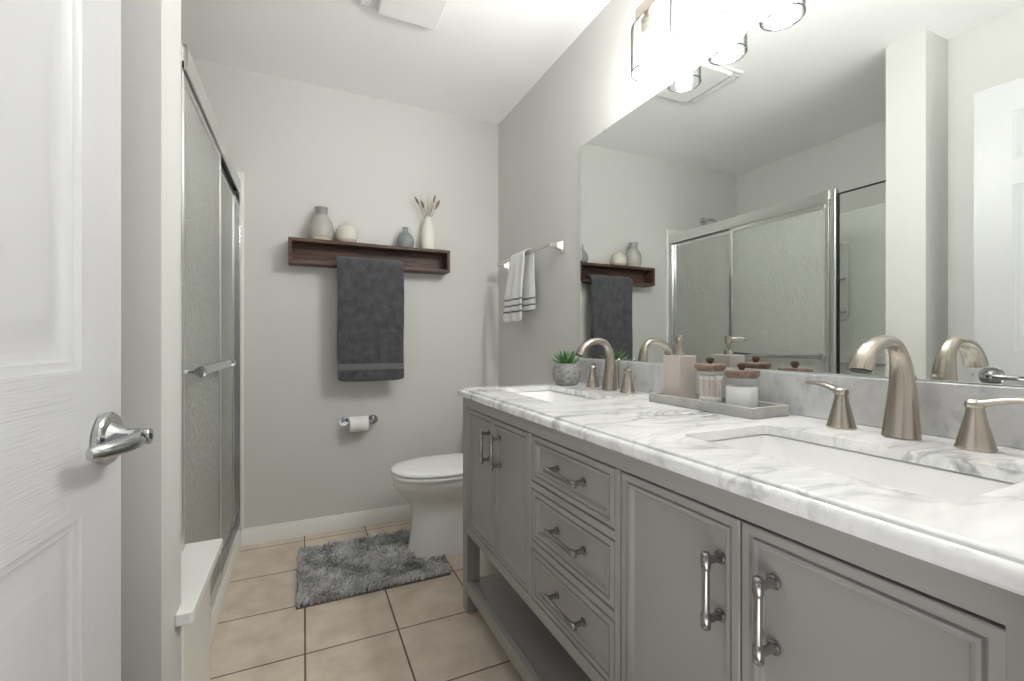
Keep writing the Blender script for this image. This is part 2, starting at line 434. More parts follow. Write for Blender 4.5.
baseboard('baseboard_right', ((XR, YF), (XR, YB - 0.013), (-1, 0)))
baseboard('baseboard_left', ((XL, YF), (XL, YS0), (1, 0)))
# low half wall beside the shower opening, with its white sill
struct('wall_half', MB().box(-0.40, -0.243, YS1, 1.545, 0, 0.447), M['surround'], bevel=0.006)
sill = MB().prism([(-0.246, 1.158), (-0.219, 1.158), (-0.214, 1.163), (-0.214, 1.555), (-0.42, 1.555), (-0.42, YS1), (-0.246, YS1)], 0.448, 0.474)
struct('trim_2', sill, M['sill'], bevel=0.006)

# ---- open six-panel door, flat against the entry nook
def panel_rects(u0, u1, w0, w1, prof):
    """nested rectangles: prof = [(inset, depth)]"""
    return [[(u0 + a, w0 + a, d), (u1 - a, w0 + a, d), (u1 - a, w1 - a, d), (u0 + a, w1 - a, d)] for a, d in prof]
DY0, DY1, DXF, DTH, DZT = 0.132, 0.908, -0.262, 0.035, 2.075
door = MB().box(DXF - DTH, DXF - 0.012, DY0, DY1, 0.012, DZT)
vs = [DY0, DY0 + 0.110, DY0 + 0.340, DY1 - 0.340, DY1 - 0.110, DY1]
zs = [0.012, 0.235, 0.812, 1.010, 1.665, 1.765, 1.955, DZT]
pprof = [(0, 0), (0.006, -0.004), (0.012, -0.0045), (0.020, -0.0105), (0.026, -0.0115), (0.040, -0.0105), (0.062, -0.0035), (0.066, -0.003)]
for i in range(5):
    for j in range(7):
        is_panel = i in (1, 3) and j in (1, 3, 5)
        if is_panel:
            door.mat(0)
            rects = panel_rects(vs[i], vs[i + 1], zs[j], zs[j + 1], pprof)
            door.loft([[(DXF + d, u, w) for u, w, d in r] for r in rects], cap0=False, cap1=True)
        else:
            door.mat(1 if j in (0, 2, 4, 6) and i in (1, 2, 3) else 2)
            door.add([(DXF, vs[i], zs[j]), (DXF, vs[i + 1], zs[j]), (DXF, vs[i + 1], zs[j + 1]), (DXF, vs[i], zs[j + 1])], [(0, 1, 2, 3)])
door.mat(0)
xa, xb = DXF - 0.012, DXF
door.add([(xa, DY0, .012), (xa, DY1, .012), (xa, DY1, DZT), (xa, DY0, DZT), (xb, DY0, .012), (xb, DY1, .012), (xb, DY1, DZT), (xb, DY0, DZT)],
         [(0, 1, 5, 4), (1, 2, 6, 5), (2, 3, 7, 6), (3, 0, 4, 7)])
d1 = struct('door_1', door, [M['door_paint'], M['door_grain'], M['door_grain_up']], smooth=30)
LY, LZ = 0.855, 0.906
lv = MB().lathe([(0.034, 0), (0.0385, 0.002), (0.0385, 0.008), (0.036, 0.0105), (0.012, 0.0115)], (DXF, LY, LZ), 40, 'x')
rose = lv.build('lever_rose', M['chrome'], d1)
hub = MB().lathe([(0.0235, 0.011), (0.020, 0.016), (0.0155, 0.024), (0.0132, 0.032), (0.0122, 0.040), (0.0120, 0.056), (0.0105, 0.0575), (0.006, 0.0577)], (DXF, LY, LZ), 24, 'x')
hub.build('lever_hub', M['chrome'], d1)
pts = bez((DXF + 0.040, LY + 0.004, LZ), (DXF + 0.055, LY - 0.022, LZ - 0.001), (DXF + 0.050, LY - 0.055, LZ - 0.002), (DXF + 0.026, LY - 0.098, LZ - 0.003), 14)
MB().tube(pts, 0, 20, ell=[(0.0095 + 0.001 * math.sin(i / 14 * PI), 0.0125 - 0.0015 * i / 14) for i in range(14)] + [(0.006, 0.008)]).build('lever', M['chrome'], d1)
MB().lathe([(0.0045, 0.0575), (0.0045, 0.0582)], (DXF, LY, LZ), 14, 'x').build('lock_button', M['black'], d1)
MB().lathe([(0.034, -0.011), (0.0385, -0.009), (0.0385, 0.0)], (DXF - DTH, LY, LZ), 32, 'x').build('lever_rose', M['chrome'], d1)
MB().box(DXF - 0.029, DXF - 0.006, DY1 - 0.001, DY1 + 0.0012, LZ - 0.028, LZ + 0.028).box(DXF - 0.024, DXF - 0.011, DY1, DY1 + 0.008, LZ - 0.008, LZ + 0.008).build('latch_plate', M['chrome'], d1)
for z in (0.22, 1.05, 1.86):
    MB().tube([(DXF + 0.004, DY0 - 0.002, z - 0.045), (DXF + 0.004, DY0 - 0.002, z + 0.045)], 0.006, 10).build('hinge', M['chrome'], d1)

DROT = math.radians(-5.3)
pv = Vector((DXF, DY1, 0)); d1.rotation_euler = (0, 0, DROT); d1.location = pv - Matrix.Rotation(DROT, 3, 'Z') @ pv

# ================================================================== SHOWER
# pan with curb
pan = thing('shower_pan', 'white shower pan with low curb along the tiled floor', 'shower pan', (-0.68, 1.95, 0))
MB().box(XS + 0.001, -0.37, YS1 + 0.001, YB - 0.001, 0.001, 0.045).build('pan_floor', M['surround'], pan, bevel=0.004)
cb = MB()
prof = [(-0.372, 0.001), (-0.372, 0.080), (-0.366, 0.086), (-0.305, 0.084), (-0.296, 0.080), (-0.291, 0.070), (-0.289, 0.001)]
cb.loft([[(x, 1.5455, z) for x, z in prof], [(x, YB - 0.001, z) for x, z in prof]])
cb.build('curb', M['surround'], pan)
MB().lathe([(0.045, 0.0455), (0.045, 0.048), (0.038, 0.049)], (-0.70, 1.95, 0), 24).build('drain', M['chrome'], pan)
# surround
sr = thing('shower_surround', 'glossy white moulded shower wall surround behind the glass', 'shower surround', (-0.68, 1.95, 0.05))
SZ = 1.912
w = MB()
w.box(XS + 0.001, XS + 0.016, YS1 + 0.016, YB - 0.016, 0.047, SZ)
w.box(XS + 0.001, -0.277, YB - 0.016, YB - 0.001, 0.088, SZ)
w.box(XS + 0.001, -0.345, YS1 + 0.001, YS1 + 0.016, 0.476, SZ)
w.build('wall_panel', M['surround'], sr, bevel=0.004)
sh = MB()
sh.box(XS + 0.016, XS + 0.055, YS1 + 0.02, YB - 0.02, 0.90, 0.945)
sh.build('ledge', M['surround'], sr, bevel=0.012, seg=3)
sp = MB()
ring = lambda o, x: [(x, p[0], p[1]) for p in [(q[0], q[1]) for q in rrect(1.80 + o, 1.97 - o, 1.18 + o, 1.72 - o, 0.05, 0)]]
sp.loft([ring(0, XS + 0.016), ring(0.004, XS + 0.034), ring(0.016, XS + 0.036), ring(0.02, XS + 0.020)], cap0=False)
sp.build('soap_niche', M['surround'], sr)
for z in (1.24, 1.46):
    MB().box(XS + 0.017, XS + 0.075, 1.815, 1.955, z, z + 0.016).build('soap_shelf', M['surround'], sr, bevel=0.006)

en = thing('shower_enclosure', 'aluminium framed shower enclosure with sliding textured glass doors', 'shower door', (-0.315, 1.95, 0.085))
XE = -0.315
hd = MB()
hp = [(-0.340, 1.792), (-0.340, 1.860), (-0.293, 1.860), (-0.289, 1.855), (-0.289, 1.808), (-0.291, 1.792), (-0.297, 1.792), (-0.297, 1.814), (-0.333, 1.814), (-0.333, 1.792)]
hd.loft([[(x, 1.498, z) for x, z in hp], [(x, YB - 0.017, z) for x, z in hp]])
hd.build('header', M['alu'], en)
MB().box(-0.3325, -0.2975, 1.50, YB - 0.02, 1.808, 1.8135).build('header_dark_strip', M['black'], en)  # black strip lining the underside of the header channel
MB().box(-0.330, -0.300, 1.468, 1.498, 0.475, 1.862).build('post', M['alu'], en, bevel=0.006)
MB().box(-0.340, -0.290, YB - 0.048, YB - 0.017, 0.10, 1.792).build('wall_jamb', M['chrome'], en, bevel=0.003)
tk = MB().box(-0.345, -0.297, 1.548, YB - 0.017, 0.087, 0.100).box(-0.345, -0.339, 1.548, YB - 0.017, 0.100, 0.122).box(-0.303, -0.297, 1.548, YB - 0.017, 0.100, 0.118).box(-0.323, -0.319, 1.548, YB - 0.017, 0.100, 0.115)
tk.build('bottom_track', M['alu'], en)
def slider(x, y0, y1, nm):
    g = MB().box(x - 0.0025, x + 0.0025, y0 + 0.006, y1 - 0.006, 0.125, 1.786).build(nm, M['obscure'], en)
    f = MB()
    f.box(x - 0.007, x + 0.007, y0, y0 + 0.020, 0.112, 1.799).box(x - 0.007, x + 0.007, y1 - 0.020, y1, 0.112, 1.799)
    f.box(x - 0.007, x + 0.007, y0 + 0.020, y1 - 0.020, 0.112, 0.136).box(x - 0.007, x + 0.007, y0 + 0.020, y1 - 0.020, 1.766, 1.799)
    f.build('door_frame', M['alu'], g, bevel=0.002)
    return g
ga = slider(-0.306, 1.502, 2.130, 'sliding_door')
gb = slider(-0.324, 2.075, 2.640, 'sliding_door')
bz, bx = 0.962, -0.262
MB().tube([(bx, 1.510, bz), (bx, 2.125, bz)], 0, 14, ell=[(0.006, 0.013)] * 2).build('towel_rail', M['chrome'], ga)
for y in (1.522, 2.112):
    MB().tube([(-0.302, y, bz), (bx, y, bz)], 0.008, 12).lathe([(0.011, -0.013), (0.016, -0.012), (0.016, 0.012), (0.011, 0.013)], (bx, y, bz), 6, 'y').build('rail_bracket', M['chrome'], ga)
cp = MB().box(-0.318, -0.312, YS1 + 0.004, 1.466, 0.482, 1.829).build('fixed_pane', M['clear_panel'], en)
fr = MB()
fr.box(-0.320, -0.310, YS1 + 0.001, 1.467, 1.826, 1.833).box(-0.320, -0.310, 1.459, 1.467, 0.476, 1.826).box(-0.320, -0.310, YS1 + 0.001, 1.467, 0.475, 0.484)
fr.build('pane_gasket', M['black'], cp)
# shower arm and valve on the far wall
sa = thing('shower_sprayer', 'chrome shower arm and head high on the wall above the surround', 'shower head', (-0.67, YB, 2.0))
MB().lathe([(0.030, -0.012), (0.028, -0.004), (0.030, -0.0005)], (-0.67, YB, 2.01), 24, 'y').build('flange', M['chrome'], sa)
ap = bez((-0.67, YB - 0.01, 2.01), (-0.67, YB - 0.09, 2.02), (-0.67, YB - 0.12, 2.0), (-0.67, YB - 0.165, 1.945), 10)
MB().tube(ap, 0.0095, 12).build('arm', M['chrome'], sa)
MB().tube([(-0.67, YB - 0.165, 1.945), (-0.67, YB - 0.180, 1.925), (-0.67, YB - 0.187, 1.916), (-0.67, YB - 0.212, 1.884)], [0.012, 0.014, 0.030, 0.034], 20).build('shower_head', M['chrome'], sa)
sv = thing('shower_valve', 'round chrome shower valve seen blurred through the textured glass', 'shower valve', (-0.67, YB - 0.016, 1.25))
MB().lathe([(0.060, -0.030), (0.072, -0.024), (0.075, -0.0165)], (-0.67, YB, 1.25), 36, 'y').build('escutcheon', M['chrome'], sv)
MB().lathe([(0.020, -0.075), (0.026, -0.068), (0.026, -0.030)], (-0.67, YB, 1.25), 24, 'y').tube([(-0.67, YB - 0.062, 1.25), (-0.67, YB - 0.066, 1.16)], [0.011, 0.007], 12).build('valve_handle', M['chrome'], sv)

# ================================================================== VANITY
ZC, ZU = 0.863, 0.831         # counter top and underside
VX, VX1, VY0, VY1 = 0.570, 1.118, 0.132, 1.703
va = thing('vanity_cabinet', 'grey painted double vanity with doors, three drawers and open bottom shelf', 'vanity', (0.85, 0.915, 0))
LEG = 0.052
ys = dict(d1=(1.648, 1.3925), d2=(1.3895, 1.134), dr=(1.107, 0.747), d3=(0.7235, 0.4560), d4=(0.4530, 0.182))
DZ0, DZ1 = 0.345, 0.790
RX = VX + 0.022
fm = MB()
# side panels, back, bottom board, face frame
fm.box(VX + LEG, VX1 - LEG, VY1 - 0.020, VY1 - 0.004, 0.315, ZU)
fm.box(VX + LEG, VX1 - LEG, VY0 + 0.004, VY0 + 0.020, 0.315, ZU)
fm.box(VX + 0.03, VX1 - 0.01, VY0 + 0.02, VY1 - 0.02, 0.325, 0.341)
fm.box(VX1 - 0.016, VX1 - 0.006, VY0 + 0.05, VY1 - 0.05, 0.325, ZU)
fm.box(VX, RX, VY0 + 0.05, VY1 - 0.05, DZ1 + 0.0042, ZU)
fm.box(VX, RX, VY0 + 0.05, VY1 - 0.05, 0.308, DZ0 - 0.004)
fm.box(VX, RX, 1.131, 1.110, DZ0 - 0.003, DZ1 + 0.003)
fm.box(VX, RX, 0.744, 0.7265, DZ0 - 0.003, DZ1 + 0.003)
for a, b in ((0.646, 0.664), (0.482, 0.501)): fm.box(VX, RX, 0.744, 1.110, a, b)
fm.build('cabinet_frame', M['vanity'], va, bevel=0.0012, seg=1)
for x0 in (VX, VX1 - LEG):
    for y0 in (VY0, VY1 - LEG):
        MB().box(x0, x0 + LEG, y0, y0 + LEG, 0, ZU).build('leg', M['vanity'], va, bevel=0.0015)
shf = MB().box(VX + 0.022, VX1 - 0.01, VY0 + 0.02, VY1 - 0.02, 0.094, 0.114).box(VX + 0.0005, VX + 0.022, VY0 + LEG, VY1 - LEG, 0.078, 0.124)
shf.build('bottom_shelf', M['vanity'], va, bevel=0.0015)
fprof = [(0, -0.002), (0.0015, -0.0003), (0.0030, 0), (0.0125, 0), (0.0140, -0.0045), (0.0165, -0.0060), (0.0180, -0.0015), (0.0215, -0.0005), (0.0250, -0.0020), (0.0275, -0.0080), (0.0290, -0.0095), (0.034, -0.0095)]
def front(name, ya, yb, z0, z1):
    y0, y1 = sorted((ya, yb)); mb = MB()
    rings = panel_rects(y0, y1, z0, z1, fprof)
    base = [(VX + 0.0205, y0, z0), (VX + 0.0205, y1, z0), (VX + 0.0205, y1, z1), (VX + 0.0205, y0, z1)]
    mb.loft([base] + [[(VX - d, u, w) for u, w, d in r] for r in rings])
    return mb.build(name, M['vanity'], va, smooth=25)
def pull(parent, y, z, vert, length=0.108):
    mb = MB(); h = length / 2; st = 0.024
    e = (0, 0, 1) if vert else (0, 1, 0)
    def P(t, x): return (x, y + e[1] * t, z + e[2] * t)
    xs = VX + 0.007; xo = VX - st
    for t in (-h + 0.010, h - 0.010):
        mb.tube([P(t, xs), P(t, xs - 0.003), P(t, xs - 0.004), P(t, xs - 0.010), P(t, xo)], [0.0100, 0.0100, 0.0070, 0.0058, 0.0060], 16)
    prof = [(-h - 0.004, 0.004), (-h - 0.002, 0.0066), (-h + 0.001, 0.0074), (-h + 0.003, 0.0064), (-h + 0.005, 0.0074), (-h + 0.019, 0.0074), (-h + 0.021, 0.0062), (-h + 0.023, 0.0056),
            (h - 0.023, 0.0056), (h - 0.021, 0.0062), (h - 0.019, 0.0074), (h - 0.005, 0.0074), (h - 0.003, 0.0064), (h - 0.001, 0.0074), (h + 0.002, 0.0066), (h + 0.004, 0.004)]
    mb.tube([P(t, xo) for t, r in prof], [r for t, r in prof], 16)
    return mb.build('pull', M['pull_steel'], parent)
D1 = front('door', *ys['d1'], DZ0, DZ1); pull(D1, 1.436, 0.690, True)
D2 = front('door', *ys['d2'], DZ0, DZ1); pull(D2, 1.347, 0.690, True)
for z0, z1 in ((0.668, DZ1), (0.505, 0.642), (DZ0, 0.478)):
    dr = front('drawer', *ys['dr'], z0, z1); pull(dr, 0.924, (z0 + z1) / 2, False, 0.138)
D3 = front('door', *ys['d3'], DZ0, DZ1); pull(D3, 0.494, 0.676, True)
D4 = front('door', *ys['d4'], DZ0, DZ1); pull(D4, 0.408, 0.680, True)

# ---- marble counter with two cut-outs
ct = thing('marble_countertop', 'white marble vanity countertop veined in grey with ogee edge', 'countertop', (0.85, 0.915, ZU))
CX0, CX1, CY0, CY1 = 0.570, 1.1375, 0.130, 1.703
SX0, SX1 = 0.680, 0.932
SINKS = [(1.190, 1.640), (0.262, 0.676)]
cm = MB()
def quad(x0, x1, y0, y1, z=ZC): cm.add([(x0, y0, z), (x1, y0, z), (x1, y1, z), (x0, y1, z)], [(0, 1, 2, 3)])
quad(CX0, SX0, CY0, CY1); quad(SX1, CX1, CY0, CY1)
quad(SX0, SX1, CY0, SINKS[1][0]); quad(SX0, SX1, SINKS[1][1], SINKS[0][0]); quad(SX0, SX1, SINKS[0][1], CY1)
HR = 0.018
for a, b in SINKS:
    hole = rrect(SX0, SX1, a, b, HR, ZC)
    n = 7
    for k, (cx, cy) in enumerate(((SX1, b), (SX0, b), (SX0, a), (SX1, a))):
        arc = hole[k * n:(k + 1) * n]
        cm.add([(cx, cy, ZC)] + arc, [(0, i + 1, i + 2) for i in range(n - 1)])
    cm.loft([hole, [(x, y, ZC - 0.002) for x, y, z in rrect(SX0 - 0.0005, SX1 + 0.0005, a - 0.0005, b + 0.0005, HR, ZC)], [(x, y, ZC - 0.019) for x, y, z in hole]], cap0=False, cap1=False)
ogee = [(0, ZC), (0.002, ZC - 0.0006), (0.0045, ZC - 0.003), (0.0055, ZC - 0.0065), (0.008, ZC - 0.0075), (0.012, ZC - 0.0095), (0.0155, ZC - 0.0135), (0.017, ZC - 0.019), (0.017, ZC - 0.026), (0.0145, ZC - 0.030), (0.010, ZU), (-0.03, ZU)]
cm.loft([[(CX1, CY0 + (o if False else 0), z) for o, z in ogee][::1] if False else [(CX1, CY1 + o, z) for o, z in ogee], [(CX0 - o, CY1 + o, z) for o, z in ogee], [(CX0 - o, CY0, z) for o, z in ogee]], cap0=False, cap1=False, closed=False)
cm.build('slab', M['counter'], ct, smooth=30)
tag(MB().box(1.118, 1.1385, CY0, CY1 + 0.014, ZC + 0.0002, 0.969).build('marble_backsplash', M['splash'], None, bevel=0.003), 'long grey marble backsplash strip under the mirror', 'backsplash')

# ---- undermount basins
def make_sink(y0, y1, label):
    t = thing('sink_basin', label, 'sink', ((SX0 + SX1) / 2, (y0 + y1) / 2, 0.69))
    m = MB(); e = 0.004; ZS = ZC - 0.0195
    def R(o, z, r): return rrect(SX0 - e + o, SX1 + e - o, y0 - e + o, y1 + e - o, r, z, 8)
    rings = [R(-0.018, ZS - 0.012, 0.04), R(-0.018, ZS - 0.0005, 0.04), R(0.0, ZS - 0.0005, 0.022), R(0.003, ZS - 0.003, 0.024), R(0.006, ZS - 0.02, 0.036), R(0.016, ZS - 0.06, 0.042), R(0.028, ZS - 0.095, 0.05), R(0.040, ZS - 0.112, 0.055), R(0.060, ZS - 0.122, 0.05), R(0.095, ZS - 0.128, 0.03)]
    m.loft(rings, cap0=False); m.loft([R(-0.018, ZS - 0.012, 0.04), R(0.0, ZS - 0.07, 0.05), R(0.03, ZS - 0.125, 0.05), R(0.08, ZS - 0.14, 0.03)], cap0=False)
    m.build('basin', M['ceramic'], t)
    cx, cy = (SX0 + SX1) / 2 + 0.02, (y0 + y1) / 2
    MB().lathe([(0.030, ZS - 0.1278), (0.030, ZS - 0.1255), (0.024, ZS - 0.1245), (0.022, ZS - 0.1265), (0.018, ZS - 0.1265), (0.017, ZS - 0.1235), (0.004, ZS - 0.1225)], (cx, cy, 0), 28).build('drain', M['nickel'], t)
    return t
make_sink(*SINKS[0], 'white undermount sink in the counter beside the succulent pot')
make_sink(*SINKS[1], 'white undermount sink in the counter between the tray and the doorway end')

# ---- widespread faucets
def make_faucet(cx, cy, label, dirs):
    t = thing('widespread_faucet', label, 'faucet', (cx, cy, ZC + 0.0003), 'brushed nickel faucets on the counter')
    z = ZC + 0.0003
    spine = bez((cx, cy, z), (cx + 0.004, cy, z + 0.09), (cx + 0.022, cy, z + 0.192), (cx - 0.060, cy, z + 0.184), 18) + \
        bez((cx - 0.060, cy, z + 0.184), (cx - 0.097, cy, z + 0.181), (cx - 0.124, cy, z + 0.164), (cx - 0.134, cy, z + 0.132), 9)[1:]
    n = len(spine); ell = []
    for i in range(n):
        s = i / (n - 1)
        if s < 0.5: k = s / 0.5; wy = 0.0165 * (1 - k) ** 1.2 + 0.0145; wx = 0.0155 * (1 - k) ** 1.2 + 0.0120
        else: k = (s - 0.5) / 0.5; wy = 0.0145 + 0.0060 * k; wx = 0.0120 + 0.0025 * k
        ell.append((wy, wx))
    mb = MB()
    mb.tube(spine, 0, 24, up=(1, 0, 0), ell=ell)
    spt = mb.build('spout', M['nickel'], t, smooth=50)
    e0 = spine[-1]; dv = (spine[-1] - spine[-2]).normalized()
    MB().tube([e0 - dv * 0.001, e0 + dv * 0.0015], 0, 18, up=(1, 0, 0), ell=[(0.018, 0.0115)] * 2).build('aerator', M['black'], spt)
    MB().tube([(cx + 0.044, cy, z), (cx + 0.044, cy, z + 0.105), (cx + 0.044, cy, z + 0.113), (cx + 0.044, cy, z + 0.118)], [0.0028, 0.0028, 0.0065, 0.0035], 10).build('lift_rod', M['nickel'], t)
    for sgn in (1, -1):
        hy = cy + sgn * 0.107
        pr = [(0.0268, 0), (0.0272, 0.003), (0.0256, 0.006), (0.0222, 0.022), (0.0178, 0.040), (0.0140, 0.056), (0.0122, 0.068), (0.0120, 0.0715)]
        h = MB().lathe([(r, z + q) for r, q in pr], (cx, hy, 0), 28).build('handle', M['nickel'], t)
        lv = MB().lathe([(0.0135, z + 0.0720), (0.0142, z + 0.0745), (0.0137, z + 0.081), (0.0095, z + 0.0855), (0.003, z + 0.0865)], (cx, hy, 0), 24)
        lx, ly = dirs[0 if sgn > 0 else 1]
        q = bez((cx + lx * 0.004, hy + ly * 0.004, z + 0.079), (cx + lx * 0.022, hy + ly * 0.022, z + 0.081), (cx + lx * 0.040, hy + ly * 0.040, z + 0.094), (cx + lx * 0.086, hy + ly * 0.086, z + 0.088), 12)
        lv.tube(q, 0, 14, up=(0, 0, 1), ell=[(0.0125 - 0.0040 * i / 12, 0.0075 - 0.0030 * i / 12) for i in range(13)])
        lv.build('lever', M['nickel'], h)
    return t
make_faucet(1.052, 1.405, 'brushed nickel faucet with two levers beside the succulent pot', ((0.62, 0.78), (-0.60, -0.80)))
make_faucet(1.050, 0.482, 'larger looking brushed nickel faucet by the sink nearest the doorway', ((0.25, 0.968), (0.1, -0.995)))

# ================================================================== MIRROR AND VANITY LIGHT
mr = thing('wall_mirror', 'wide frameless mirror on the wall above the marble backsplash', 'mirror', (XR, 0.95, 0.97))
mb = MB()
mb.mat(0).add([(1.134, 0.152, 0.972), (1.134, 1.716, 0.972), (1.134, 1.716, 1.918), (1.134, 0.152, 1.918)], [(0, 1, 2, 3)])
mb.mat(1)
a = [(1.134, 0.152, 0.972), (1.134, 1.716, 0.972), (1.134, 1.716, 1.918), (1.134, 0.152, 1.918)]
b = [(1.1355, 0.145, 0.970), (1.1355, 1.730, 0.970), (1.1355, 1.730, 1.925), (1.1355, 0.145, 1.925)]
c = [(1.1395, p[1], p[2]) for p in b]
mb.loft([a, b, c], cap0=False)
o = mb.build('glass', [M['mirror'], M['mirror']], mr, smooth=0)
for y in (1.55, 0.40):
    MB().box(1.130, 1.139, y - 0.012, y + 0.012, 1.916, 1.934).build('clip', M['clear'], mr, bevel=0.002)

vl = thing('vanity_light', 'four light brushed nickel vanity fixture with clear glass cylinder shades', 'light fixture', (XR, 0.925, 2.15))
LX, LYS = 1.052, (1.195, 1.015, 0.835, 0.655)
MB().box(1.118, 1.1395, 0.84, 1.01, 2.11, 2.25).build('back_plate', M['nickel'], vl, bevel=0.003)
MB().box(1.036, 1.068, 0.612, 1.238, 2.150, 2.188).build('bar', M['nickel'], vl, bevel=0.0015)
for y in (0.885, 0.965):
    MB().tube([(1.119, y, 2.17), (1.066, y, 2.17)], 0.010, 12).build('arm', M['nickel'], vl)
for y in LYS:
    MB().lathe([(0.012, 2.1495), (0.014, 2.140), (0.023, 2.128), (0.021, 2.122), (0.021, 2.082), (0.017, 2.078)][::-1], (LX, y, 0), 24).build('socket', M['nickel'], vl)
    g = MB()
    pr = [(0.0225, 2.121), (0.045, 2.119), (0.053, 2.110), (0.0555, 2.098), (0.0555, 1.955), (0.0535, 1.955), (0.0535, 2.097), (0.051, 2.108), (0.0445, 2.1165), (0.0225, 2.1185)]
    g.lathe(pr, (LX, y, 0), 40, cap0=False, cap1=False)
    sh_ = g.build('shade', M['shade_glass'], vl)
    MB().lathe([(0.0525, 1.9546), (0.0525, 1.9525), (0.0545, 1.9508), (0.0562, 1.9525), (0.0562, 1.9546), (0.0525, 1.9546)], (LX, y, 0), 40, cap0=False, cap1=False).build('rim', M['rim_glass'], sh_)
    MB().lathe([(0.004, 1.972), (0.014, 1.975), (0.0235, 1.985), (0.0285, 2.003), (0.0275, 2.022), (0.021, 2.045), (0.0145, 2.062), (0.0135, 2.0775)], (LX, y, 0), 24).build('bulb', M['bulb'], vl)

# exhaust fan with a light lens
ef = thing('exhaust_fan', 'white ceiling exhaust fan with slatted grille and square lens', 'exhaust fan', (0.37, 1.81, ZT))
MB().box(0.205, 0.535, 1.625, 1.955, ZT - 0.012, ZT - 0.0005).build('frame', M['plastic'], ef, bevel=0.004)
gr = MB().mat(1).box(0.214, 0.266, 1.64, 1.94, ZT - 0.0135, ZT - 0.0122).mat(0)
for i in range(27): gr.box(0.214, 0.266, 1.644 + i * 0.011, 1.649 + i * 0.011, ZT - 0.018, ZT - 0.0136)
for x in (0.213, 0.231, 0.249, 0.267): gr.box(x - 0.0015, x + 0.0015, 1.64, 1.94, ZT - 0.0185, ZT - 0.0136)
gr.build('grille', [M['plastic'], M['dark_slot']], ef)
MB().box(0.276, 0.528, 1.632, 1.948, ZT - 0.034, ZT - 0.0122).build('lens', M['lens'], ef, bevel=0.01, seg=3)

# ================================================================== BACK WALL
SX_0, SX_1, SY0, SZ0, SZ1 = -0.072, 0.784, 2.577, 1.450, 1.580
ws = thing('box_shelf', 'dark walnut open box shelf on the back wall', 'shelf', ((SX_0 + SX_1) / 2, YB, SZ0))
T = 0.017
MB().box(SX_0, SX_1, SY0, YB - 0.0005, SZ1 - T, SZ1).build('top_board', M['wood'], ws, bevel=0.0012)
MB().box(SX_0, SX_1, SY0, YB - 0.0005, SZ0, SZ0 + T).build('bottom_board', M['wood'], ws, bevel=0.0012)
for x in (SX_0, SX_1 - T):
    MB().box(x, x + T, SY0 + 0.0004, YB - 0.0005, SZ0 + T, SZ1 - T).build('end_board', M['wood'], ws, bevel=0.0012)
MB().box(SX_0 + T, SX_1 - T, YB - 0.012, YB - 0.0006, SZ0 + T, SZ1 - T).build('back_board', M['wood'], ws)

VZ = SZ1 + 0.0004
def vase(name, label, x, prof, mats, splits=None, y=2.632):
    t = thing(name, label, 'vase', (x, y, VZ))
    parts = splits
    for pn, i0, i1, mt in parts:
        MB().lathe([(r, VZ + h) for r, h in prof[i0:i1]], (x, y, 0), 36, cap0=(i0 == 0), cap1=(i1 >= len(prof))).build(pn, mt, t, smooth=40)
    return t
def body(prof, inner):  # closed-over neck with a dark inside
    r, h = prof[-1]; return prof + [(r - 0.003, h), (r - 0.004, h - 0.03)]
p = body([(0.047, 0), (0.052, 0.002), (0.055, 0.014), (0.060, 0.030), (0.0605, 0.055), (0.059, 0.080), (0.053, 0.105), (0.041, 0.124), (0.033, 0.133), (0.0315, 0.140), (0.0325, 0.172), (0.034, 0.180)], 0)
vase('ceramic_vase', 'tall bottle vase in grey beige glaze with darker neck on the shelf end', 0.086, p, None, [('foot_band', 0, 3, M['vase_base']), ('body', 2, 10, M['vase_beige']), ('neck', 9, 14, M['vase_neck'])])
p = [(0.040, 0), (0.046, 0.003), (0.053, 0.018), (0.0575, 0.036), (0.057, 0.054), (0.050, 0.074), (0.036, 0.090), (0.018, 0.101), (0.009, 0.104), (0.0085, 0.112), (0.0100, 0.116), (0.007, 0.116), (0.006, 0.10)]
vase('ceramic_vase', 'round cream speckled vase with tiny neck and tan foot', 0.214, p, None, [('foot_band', 0, 3, M['vase_base']), ('body', 2, 13, M['vase_cream'])])
p = body([(0.030, 0), (0.040, 0.004), (0.047, 0.020), (0.049, 0.036), (0.046, 0.052), (0.038, 0.070), (0.027, 0.085), (0.0165, 0.094), (0.014, 0.099), (0.0145, 0.112), (0.017, 0.121)], 0)
vase('ceramic_vase', 'small glossy blue grey bud vase beside the dried stems', 0.534, p, None, [('body', 0, 13, M['vase_grey'])])
p = body([(0.036, 0), (0.041, 0.003), (0.0435, 0.020), (0.0435, 0.050), (0.041, 0.090), (0.036, 0.130), (0.028, 0.160), (0.021, 0.178), (0.019, 0.186), (0.021, 0.196)], 0)
vase('ceramic_vase', 'tall slim ivory vase holding dried stems', 0.667, p, None, [('body', 0, 12, M['vase_white'])])
ds = thing('dried_stems', 'small bunch of dried grass stems standing in the ivory vase', 'dried flowers', (0.667, 2.632, VZ + 0.05))
heads = [(-0.065, 0.005, 0.285, 1), (-0.038, -0.015, 0.262, 1), (0.000, 0.006, 0.292, 2), (0.034, -0.010, 0.305, 1), (0.060, 0.008, 0.285, 1), (0.022, 0.015, 0.272, 2), (-0.015, 0.012, 0.268, 2), (0.048, -0.016, 0.262, 1)]
